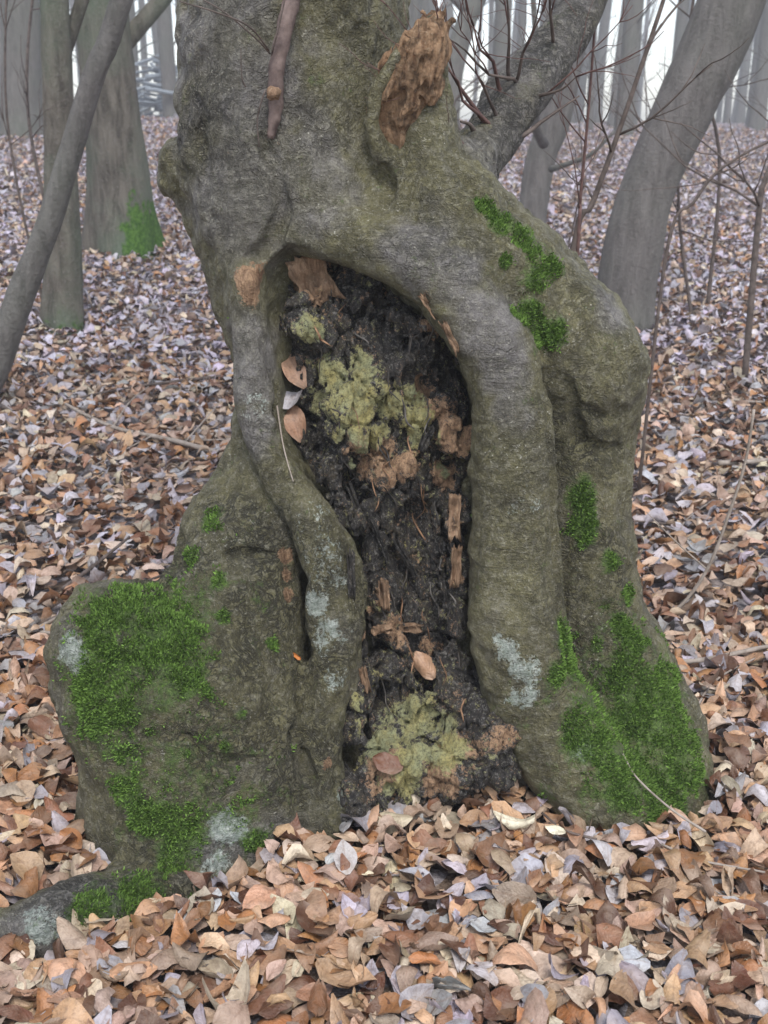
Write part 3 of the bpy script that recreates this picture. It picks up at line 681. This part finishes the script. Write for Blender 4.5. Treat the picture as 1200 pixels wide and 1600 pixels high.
def px_tree(label, base_px, pxs, mat, seed, H=9, **k):
    g = ground_at(*base_px); p, r = stem_from_px(pxs, g[1], None); p[0] = g
    return wood_tree(label, *extend(p, r, H), mat, seed, **k), g
side_moss = lambda sx, hh: (lambda v, b: smooth(.0, .10, (v[:, 0]-b[0])*sx)*smooth(hh, hh*.2, v[:, 2]-b[2]))
low_moss = lambda hh, a: (lambda v, b: a*smooth(hh, 0, v[:, 2]-b[2]))
t_b, gB = px_tree('dark rough narrow trunk with lichen at its foot, behind the leaning stem', (100, 512), [(102, 512, 60), (98, 380, 56), (92, 200, 48), (85, 0, 45)], M_treeA, 11, flare=.35, moss=low_moss(.25, .4))
t_c, gC = px_tree('stout grey green trunk with bright moss down one root flare', (195, 398), [(200, 398, 92), (186, 280, 88), (172, 140, 86), (158, 0, 84)], M_treeA, 12, flare=.55, moss=side_moss(1, .8))
t_d, gD = px_tree('wide pale smooth trunk on the rise beyond the dark narrow trunk', (34, 215), [(34, 215, 66), (34, 120, 60), (32, 0, 58)], M_treeF, 13, flare=.35)
t_e, gE = px_tree('smooth grey leaning trunk rising behind the mossy shoulder', (975, 515), [(978, 515, 84), (984, 410, 92), (1014, 290, 86), (1078, 150, 96), (1143, 0, 104)], M_treeB, 14, flare=.12, bump=.05, limbs=0)
gEp = gE[1]
t_f, gF = px_tree('grey forked trunk between the twiggy limb and the leaning trunk', (828, 372), [(826, 372, 42), (842, 260, 46), (866, 190, 50), (892, 80, 44), (915, 0, 40)], M_treeB, 15, flare=.2,
    branches=[([P(850, 225, 10.6), P(835, 190, 10.3), P(848, 130, 10.2), P(838, 60, 10.), P(830, -40, 10.)], .05), ([P(860, 265, 10.6), P(890, 255, 10.4), P(925, 240, 10.2), P(960, 205, 10.1)], .03)])
# slim leaning stem at the far left of the clearing
gA = ground_at(-40, 640)
pa = np.array([gA, P(-8, 570, gA[1]), P(35, 455, gA[1]), P(76, 348, gA[1]), P(110, 238, gA[1]), P(148, 115, gA[1]), P(190, 0, gA[1])]); ra = np.array([26, 24, 21, 19, 18, 17, 17])*axd(pa)/F
wood_tree('slim grey stem leaning across in front of the dark narrow trunk', *extend(pa, ra, 4), M_treeB, 16, flare=.15, sides=12, limbs=0)
# twigs beside tree on far left
named = [('thin blue grey trunk seen between the broken stub and the twiggy limb', 706, 40, 0.62, 15), ('pale upright trunk just beyond the leaning trunk', 1008, 36, 0, 20), ]
far_trees = [(700, 190, 40, 'thin leaning grey trunk seen between the broken stub and the twiggy limb', [(698, 205, 40), (705, 120, 36), (730, 30, 30), (745, 0, 28)])]
for k, (x, y, w_, lab, pts) in enumerate(far_trees): px_tree(lab, (x, 240), [(x, 240, w_)]+pts, M_treeF, 30+k, flare=.2)
# the wood behind: trunks in the haze
r_ = np.random.default_rng(21); spots = []
while len(spots) < 140:
    Y = r_.uniform(17, 95); a = r_.uniform(-.52, .52); X = a*Y
    if Y < 24 and -.36 < a < -.02: continue
    if Y < 26 and .1 < a < .4: continue
    if all((X-q[0])**2+(Y-q[1])**2 > (2.2)**2 for q in spots): spots.append((X, Y))
for k, (X, Y) in enumerate(spots):
    z = float(gz(np.array([X]), np.array([Y]))[0]); r0 = r_.uniform(.10, .30); H = r_.uniform(11, 20); ln = r_.normal(0, .05, 2)*H
    pts = np.array([[X, Y, z], [X+ln[0]*.15+r_.normal(0, .05), Y, z+H*.25], [X+ln[0]*.5, Y+ln[1]*.5, z+H*.6], [X+ln[0], Y+ln[1], z+H]])
    lab = ('slender pale trunk in the hazy wood behind the old beech', 'thicker grey trunk in the hazy wood behind the old beech')[r0 > .2]
    br = []
    for q in range(3):
        a = pts[0] + (pts[1]-pts[0])*r_.uniform(.15, .9); an = r_.uniform(0, 6.28); L = r_.uniform(.6, 1.8)
        br.append(([a, a+np.array([math.cos(an)*L*.5, math.sin(an)*L*.5, L*.35]), a+np.array([math.cos(an)*L, math.sin(an)*L, L*.5])], r0*.14))
    wood_tree(lab, pts, np.array([r0, r0*.9, r0*.7, .04]), M_treeF, 100+k, flare=.3, n=16, sides=10, branches=br, limbs=2,
              group=('slender trunks of the far wood', 'thick trunks of the far wood')[r0 > .2])
# understorey saplings with twigs
def sapling(label, pts, r0, seed, mat=None, tw_n=5, tl=.35, group=None, name='sapling'):
    q = spline(pts, 24); e = thing(name, tuple(q[0]), label, 'sapling', group); mat = mat or M_twig
    v, f = tube(q, np.linspace(r0, r0*.45, 24), 8, .08, seed, .03); st = part('stem', v, f, mat, e)
    rr = np.random.default_rng(seed); ts = []
    for k in range(tw_n):
        i = int(rr.integers(6, 22)); d = q[i+1]-q[i]; d = d/np.linalg.norm(d)+rr.normal(0, .6, 3); d[2] = abs(d[2])*.7
        v, f = merge(twig_set(q[i], d, tl*rr.uniform(.6, 1.3), r0*.4, 1, seed*13+k, .3, 4)); part('twig', v, f, mat, e)
    return e
g1 = ground_at(880, 520, 2.9)
def gpt(px, Y): x = P(px, 500, Y)[0]; return np.array([x, Y, gz(np.array([x]), np.array([Y]))[0]-.03])
sapling('thin dark sapling stem slanting up between the mossy shoulder and the leaning trunk', [gpt(850, 3.3), P(893, 405, 3.3), P(925, 320, 3.3), P(960, 225, 3.3), P(1000, 110, 3.3), P(1040, -10, 3.3), P(1080, -140, 3.3)], .011, 61, tw_n=4)
sapling('whippy upright twig with reddish nodes behind the mossy shoulder', [gpt(895, 3.15), P(903, 385, 3.15), P(906, 320, 3.15), P(917, 200, 3.15), P(928, 60, 3.15), P(935, -60, 3.15)], .006, 62, M_redtwig, tw_n=4)
sapling('bare sapling arching away to the side of the leaning trunk', [gpt(1020, 4.2), P(1042, 390, 4.2), P(1085, 315, 4.2), P(1125, 265, 4.2), P(1200, 222, 4.2), P(1290, 190, 4.2)], .008, 63, tw_n=2, tl=.2)
sapling('bare crooked sapling on the open litter beyond the leaning trunk', [gpt(1175, 6), P(1186, 330, 6), P(1196, 280, 6), P(1225, 200, 6), P(1240, 100, 6)], .02, 64, tw_n=5, tl=.8)
for k in range(15):
    Y = r_.uniform(6.5, 22); a = r_.choice([r_.uniform(.05, .5), r_.uniform(.05, .5), r_.uniform(-.5, -.22)]); X = a*Y; z = float(gz(np.array([X]), np.array([Y]))[0]); H = r_.uniform(1.6, 3.6)
    sapling('spindly bare sapling in the understorey of the wood', [[X, Y, z-.05], [X+r_.normal(0, .1), Y, z+H*.35], [X+r_.normal(0, .25), Y, z+H*.7], [X+r_.normal(0, .5), Y, z+H]], r_.uniform(.008, .018), 700+k, tw_n=7, tl=.8, group='understorey saplings')
# log pile far left
gp = ground_at(243, 188)
for k in range(44):
    row = k//6; x0 = gp[0] + r_.uniform(-.9, .9); y0 = gp[1] + 1.0 + r_.normal(0, .35); z0 = gp[2] + .12 + row*.21 + r_.uniform(0, .06); L = r_.uniform(.9, 2.2); a = r_.normal(0, .7)
    d = np.array([math.cos(a), math.sin(a)*.6, r_.normal(0, .22)])*L/2; c = np.array([x0, y0, z0])
    v, f = tube(wig(c-d, c+d, 8, .012, 900+k), np.linspace(1, .6, 8)*r_.uniform(.02, .09), 8, .1, k, .1)
    lone('cut_log', v, f, M_log, 'weathered blue grey log heaped on the brush pile behind the trunks', 'log', 'logs of the brush pile')

# ------------------------------------------------------------------ fallen sticks
def stick(label, pts, r0, r1, seed, mat=M_stick, side=(), n=24, name='fallen_stick', cat='stick'):
    q = spline(pts, n); ts = [tube(q, np.linspace(r0, r1, n)*(1+.1*np.sin(np.arange(n)*2.1+seed)), 7, .12, seed, .03)]
    if not side: return lone(name, *ts[0], mat, label, cat)
    e = thing(name, tuple(q[0]), label, cat); part('main_stick', *ts[0], mat, e)
    for pp, rr in side: v, f = tube(spline(pp, 10), np.linspace(rr, rr*.4, 10), 6); part('side_twig', v, f, mat, e)
def on(px, py, dz=.03):
    g = ground_at(px, py, 1.3); return g + np.array([0, 0, dz])
stick('long pale forked dead branch on the litter beside the old beech', [on(105, 650, .06), on(150, 675, .06), on(200, 690, .05), on(265, 703, .05), on(345, 722, .04)], .008, .013, 1,
      side=[([on(180, 684, .06), on(205, 660, .10), on(235, 640, .12)], .005), ([on(240, 698, .05), on(190, 720, .04), on(150, 740, .04)], .005), ([on(290, 708, .05), on(320, 690, .1), on(350, 660, .12)], .005)])
stick('thin dark branch lying above the forked dead branch', [on(115, 640, .05), on(180, 625, .05), on(260, 615, .06), on(345, 603, .05)], .006, .009, 2, M_twig)
stick('grey stick poking towards the mossy buttress', [on(100, 935, .03), on(150, 905, .05), on(205, 872, .08)], .009, .005, 3, M_twig)
stick('long curved pale stick arching up beside the right buttress', [on(1015, 985, .02), P(1060, 950, 3.05), P(1105, 890, 3.05), P(1140, 800, 3.05), P(1165, 720, 3.05), P(1178, 640, 3.05)], .006, .004, 4,
      side=[([P(1105, 890, 3.05), P(1060, 850, 3.1), P(1010, 800, 3.15)], .003)])
stick('brown stick lying flat on the litter past the right buttress', [on(1030, 1062, .05), on(1100, 1055, .05), on(1200, 1035, .05), on(1260, 1030, .05)], .008, .006, 5)
stick('mottled stick half buried in far litter by the curved stick', [on(1120, 742, .05), on(1180, 738, .05), on(1240, 730, .05)], .012, .010, 6)
c1 = surf(V, 978, 1172); c2 = surf(V, 1000, 1212); c3 = surf(V, 1030, 1248)
stick('wiry pale twig leaning from the litter onto the mossy right buttress', [c1+toc(c1)*.006, c2+toc(c2)*.014, c3*.5+(c2*.35+on(1098, 1340, .06)*.65)*.5+[0, -.02, .01], on(1098, 1340, .06)], .0018, .0030, 7, M_stick)
stick('straight grass-thin stick across the litter in front of the right buttress', [on(1030, 1352, .05), on(1090, 1375, .045), on(1190, 1400, .05)], .003, .0025, 8)
stick('dark broken twig end in the foreground litter', [on(845, 1300, .05), on(880, 1330, .05), on(930, 1345, .05)], .003, .003, 9, M_twig)
for k in range(46):
    Y = r_.uniform(2.6, 12); a = r_.uniform(-.42, .42); x = a*Y; L = r_.uniform(.15, .6); an = r_.uniform(0, 3.14)
    if abs(x) < .8 and Y < 3.3: continue
    q = [np.array([x+math.cos(an)*L*t, Y+math.sin(an)*L*t, 0]) + np.array([r_.normal(0, .02), r_.normal(0, .02), 0]) for t in (-.5, 0, .5)]
    for p in q: p[2] = gz(p[:1], p[1:2])[0] + .04
    v, f = tube(spline(q, 8), np.linspace(1, .6, 8)*r_.uniform(.003, .009), 6, .1, k, .03)
    lone('fallen_stick', v, f, (M_stick, M_twig)[k % 2], ('pale bare stick lying loose on the leaf litter', 'dark bare stick lying loose on the leaf litter')[k % 2], 'stick', ('loose pale sticks', 'loose dark sticks')[k % 2])

# ------------------------------------------------------------------ leaves
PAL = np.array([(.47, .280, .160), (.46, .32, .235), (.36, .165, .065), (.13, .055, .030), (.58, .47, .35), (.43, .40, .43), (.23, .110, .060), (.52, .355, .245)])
PN = ['tan', 'pinkish beige', 'orange brown', 'dark brown', 'pale cream', 'silvery grey', 'chestnut brown', 'light buff']
def leaf_mesh(pos, L, yaw, tilt, taz, roll, colr, na, nb, seed, curl=1.0):
    """n leaves at once; na rows along, nb columns across"""
    r_ = np.random.default_rng(seed); n = len(pos)
    t = np.linspace(0, 1, na); s = np.linspace(-1, 1, nb)
    wv = np.sin(math.pi*np.clip(t, .02, .985)**.88)**.75
    T, Sg = np.meshgrid(t, s, indexing='ij'); T = T.ravel()[None]; W = np.repeat(wv, nb)[None]; Sg = Sg.ravel()[None]
    Wd = (L*r_.uniform(.27, .38, n))[:, None]
    hv = np.where(r_.random(n) < .3, 2.0, 1.0); cA = (r_.normal(0, .6, n)*curl*hv)[:, None]; cL = (r_.normal(.0, .85, n)*curl*hv)[:, None]; V_ = np.abs(r_.normal(.2, .3, n))[:, None]*curl
    fq = r_.uniform(5, 17, (2, n, 1)); ph_ = r_.uniform(0, 6.28, (2, n, 1)); am = r_.uniform(.02, .13, (n, 1))
    x = Sg*W*Wd*(1 + am*np.where(Sg > 0, np.sin(T*fq[0]+ph_[0]), np.sin(T*fq[1]+ph_[1])))
    # curl across: bend the half-width by angle
    ang = Sg*W*(cA+V_*.0); bendz = np.abs(x)*np.tan(np.clip(V_*.6, 0, .9)) + x*np.sin(ang)*.9
    x = x*np.cos(np.clip(ang, -1.3, 1.3))
    al = (T-.5)*cL; yb = (T-.5)*L[:, None]*np.sinc(al/math.pi/1.5); zb = bendz + L[:, None]*.5*(T-.5)**2*cL*2
    zb = zb + (.035*L)[:, None]*np.sin(T*r_.uniform(8, 14, n)[:, None]+Sg*2+r_.uniform(0, 6, n)[:, None])*np.abs(Sg)*curl
    zb = zb + (.075*L)[:, None]*np.sin(T*r_.uniform(3, 9, n)[:, None]+r_.uniform(0, 6, n)[:, None])*np.cos(Sg*r_.uniform(1, 4, n)[:, None]+r_.uniform(0, 6, n)[:, None])*curl
    v = np.stack([x, yb, zb], -1)
    zmin = v[..., 2].mean(1)
    v[..., 2] -= zmin[:, None]
    def rot(v, axis, a):
        c, s_ = np.cos(a)[:, None], np.sin(a)[:, None]; o = v.copy(); i, j = [(1, 2), (2, 0), (0, 1)][axis]
        o[..., i] = v[..., i]*c - v[..., j]*s_; o[..., j] = v[..., i]*s_ + v[..., j]*c; return o
    fl = np.where(r_.random(n) < .5, 0, math.pi)
    v = rot(v, 1, fl+roll); v = rot(v, 2, yaw-taz); v = rot(v, 0, tilt); v = rot(v, 2, taz)
    low = v[..., 2].min(1)
    v = v + pos[:, None]; v[..., 2] -= (low*.55)[:, None]
    i, j = np.meshgrid(np.arange(na-1), np.arange(nb-1), indexing='ij')
    f1 = np.stack([i*nb+j, i*nb+j+1, (i+1)*nb+j+1, (i+1)*nb+j], -1).reshape(-1, 4)
    f = (f1[None] + (np.arange(n)*na*nb)[:, None, None]).reshape(-1, 4)
    uvw = np.repeat(np.stack([Sg[0]*W[0], T[0], 0*T[0]], -1)[None], n, 0) + np.stack([0*L, 0*L, r_.random(n)*9], -1)[:, None]*np.array([0, 0, 1])
    tint = np.repeat(colr[:, None], na*nb, 1)
    return v, f, tint, uvw
def leaf_cols(n, r_, pal=None):
    k = r_.choice(8, n, p=pal or [.18, .18, .09, .10, .10, .16, .10, .09]); c = PAL[k]*r_.uniform(.50, 1.15, (n, 1))*r_.uniform(.94, 1.06, (n, 3)); return np.clip(c, .01, .75), k
def scatter(n, ylo, yhi, half, r_, power=1.):
    y = ylo + (yhi-ylo)*r_.random(n*2)**power; a = r_.uniform(-1, 1, n*2); wd = half(y)
    keep_ = r_.random(n*2) < wd/wd.max(); y = y[keep_][:n]; a = a[keep_][:n]; return a*half(y), y
LV, LF, LT, LU, off = [], [], [], [], 0
def add_litter(x, y, z, Lm, Ls, tilt_s, na, nb, seed, curl, sdf_check=True, pal=None):
    global off
    r_ = np.random.default_rng(seed); pos = np.stack([x, y, z], 1)
    if sdf_check:
        near = (np.abs(x) < 1.1) & (y > 1.4) & (y < 3.4); ok = np.ones(len(x), bool)
        ok[near] = tree_sdf(pos[near].astype(np.float32)) > np.where((pos[near][:, 0] < -.33) & (pos[near][:, 1] < 1.86), .016, .004)
        inside = (np.abs(x) < .5) & (y > 2.1) & (y < 2.8)
        ok[inside] &= heart_in(pos[inside]) > 0
        pos = pos[ok]
    if sdf_check: pos = pos[(pos[:, 1] > 2.2) | (sdchain(pos*[1, 1, 0], foot_plan) > .012)]
    n = len(pos); L = np.clip(r_.normal(Lm, Ls, n), Lm*.55, Lm*1.5); c, k_ = leaf_cols(n, r_, pal)
    if Lm > .072: c = np.clip(np.where((k_ == 5)[:, None], c*[1.22, 1.20, 1.30], c), 0, .8)  # distant silvery leaves paler and bluer: sky sheen put into their colour
    v, f, t, u = leaf_mesh(pos, L, r_.uniform(0, 6.28, n), np.abs(r_.normal(0, tilt_s, n)), r_.uniform(0, 6.28, n), r_.normal(0, .25, n), c, na, nb, seed+1, curl)
    LV.append(v.reshape(-1, 3)); LT.append(t.reshape(-1, 3)); LU.append(u.reshape(-1, 3)); LF.append(f+off); off += n*na*nb
def heart_in(p): return chunked(heart_sdf, p.astype(np.float32))
half = lambda y: .55*y+.9
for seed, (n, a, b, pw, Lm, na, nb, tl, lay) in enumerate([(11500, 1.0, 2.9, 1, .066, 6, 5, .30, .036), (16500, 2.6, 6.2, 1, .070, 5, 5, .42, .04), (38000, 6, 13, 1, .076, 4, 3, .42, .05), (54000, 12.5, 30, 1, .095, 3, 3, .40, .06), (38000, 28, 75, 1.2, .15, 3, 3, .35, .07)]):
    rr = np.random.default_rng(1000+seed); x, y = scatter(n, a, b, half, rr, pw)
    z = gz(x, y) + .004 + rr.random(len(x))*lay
    add_litter(x, y, z, Lm, (.016 if seed < 2 else .013)*Lm/.07, tl, na, nb, 2000+seed*7, (.8, .9, 1, 1, 1)[seed], pal=None if seed < 1 else ([.13, .19, .09, .12, .10, .25, .09, .03], [.05, .16, .04, .12, .10, .47, .05, .01])[seed > 1])  # bands past the nearest get more silvery leaves, painting in the sky's sheen
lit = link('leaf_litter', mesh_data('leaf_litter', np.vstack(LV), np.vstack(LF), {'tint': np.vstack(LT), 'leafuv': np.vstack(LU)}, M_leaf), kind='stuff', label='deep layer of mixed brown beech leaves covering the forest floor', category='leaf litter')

# the 300 leaves that show largest: on top of the litter in front of the tree
def one_leaf(name, pos, L, yaw, tilt, taz, roll, col, seed, label, group=None, curl=1., lift=True):
    v, f, t, u = leaf_mesh(np.array([pos], float), np.array([L]), np.array([yaw]), np.array([tilt]), np.array([taz]), np.array([roll]), np.array([col]), 8, 7, seed, curl)
    return lone(name, v[0], f, M_leaf, label, 'leaf', group, {'tint': t[0], 'leafuv': u[0]})
rr = np.random.default_rng(77); got = []; tries = 0
while len(got) < 290 and tries < 20000:
    tries += 1; Y = rr.uniform(1.40, 2.55); x = rr.uniform(-1, 1)*(.37*Y+.12)
    p = np.array([x, Y, gz(np.array([x]), np.array([Y]))[0] + .022 + rr.random()*.022])
    X_, Y_, _ = proj(p)
    if sdchain(p[None]*[1, 1, 0], foot_plan)[0] < .02: continue
    if not (-20 < X_ < 1220 and Y_ < 1640): continue
    if Y > 1.9 and abs(x) < .6 and (tree_sdf(p[None].astype(np.float32))[0] < .03 or heart_in(p[None])[0] < .0): continue
    if tree_sdf(p[None].astype(np.float32))[0] < (.05 if x < -.33 and Y < 1.9 else .025): continue
    if any((x-q[0])**2+(Y-q[1])**2 < .030**2 for q in got): continue
    got.append(p)
cc, kk = leaf_cols(len(got), rr, [.24, .18, .12, .07, .11, .11, .08, .09])
for i, p in enumerate(got):
    L = float(np.clip(rr.normal(.067, .017), .032, .105)); tl = abs(rr.normal(0, .19))
    ds = ('small ' if L < .060 else 'large ' if L > .079 else '') + PN[kk[i]]; st_ = 'lying flat' if tl < .2 else 'tipped up'
    one_leaf('fallen_leaf', p, L, rr.uniform(0, 6.28), tl, rr.uniform(0, 6.28), rr.normal(0, .22), cc[i], 5000+i,
             'dry %s beech leaf %s on the litter around the trunk foot' % (ds, st_), 'loose %s leaves %s' % (ds, st_), .85)
def lodged(label, src, x, y, L, col, seed, pitch=1.2, out=.012, yaw=0., curl=.7):
    c = surf(src, x, y); c = c + toc(c)*out
    one_leaf('lodged_leaf', c, L, yaw, pitch, 0, 0, np.array(col), seed, label, None, curl)
lodged('pinkish beige leaf lodged upright in the hollow beside the ropy strand', V, 457, 598, .095, (.36, .215, .14), 1, 1.0, .014, .5, .8)
lodged('silvery folded leaf wedged between two beige leaves in the hollow', V, 455, 632, .08, (.36, .34, .36), 2, .8, .025, 1.4, .6)
lodged('larger tan leaf lodged lower against the ropy strand in the hollow', V, 466, 672, .10, (.34, .195, .125), 3, 1.0, .014, .3, .8)
lodged('tan leaf stuck to the black wood near the hollow floor', V, 660, 1052, .075, (.36, .21, .125), 4, 1.1, .012, .6)
lodged('dark chestnut leaf on the floor of the hollow', V, 600, 1192, .07, (.13, .055, .03), 5, .7, .01, 1.2)
lodged('small bright orange leaf caught on the bark beside the lichened strand', V, 468, 1025, .026, (.50, .17, .03), 6, 1.2, .006, .9)
g = on(540, 1386, .06); one_leaf('fallen_leaf', g, .07, .2, .75, .1, 0, np.array((.36, .33, .32)), 7, 'round flat grey leaf propped against the foot of the strand', None, .2)
g = on(865, 1338, .06); one_leaf('fallen_leaf', g, .045, 1.2, .3, 0, 0, np.array((.68, .64, .48)), 8, 'tiny yellowish white leaf bright among the foreground litter', None, .6)
g = on(800, 1325, .05); one_leaf('fallen_leaf', g, .09, 1.4, .3, 0, 0, np.array((.66, .60, .45)), 9, 'large cream leaf standing out before the hollow', None, .8)

# ------------------------------------------------------------------ air of the wood
hz = NT('pale_haze'); hz.t.nodes.remove(hz.b); pv = hz.n('VolumePrincipled'); pv.inputs['Color'].default_value = (.92, .93, 1, 1); pv.inputs['Density'].default_value = .006; pv.inputs['Anisotropy'].default_value = .2
hz.t.links.new(pv.outputs[0], hz.t.nodes['Material Output'].inputs['Volume'])
HB = np.array([(x, y, z) for z in (-1.6, 24) for x, y in ((-66, -8), (66, -8), (66, 112), (-66, 112))], float)
link('haze', mesh_data('haze', HB, np.array([(3, 2, 1, 0), (4, 5, 6, 7), (0, 1, 5, 4), (1, 2, 6, 5), (2, 3, 7, 6), (3, 0, 4, 7)]), None, hz.m, False), kind='stuff')
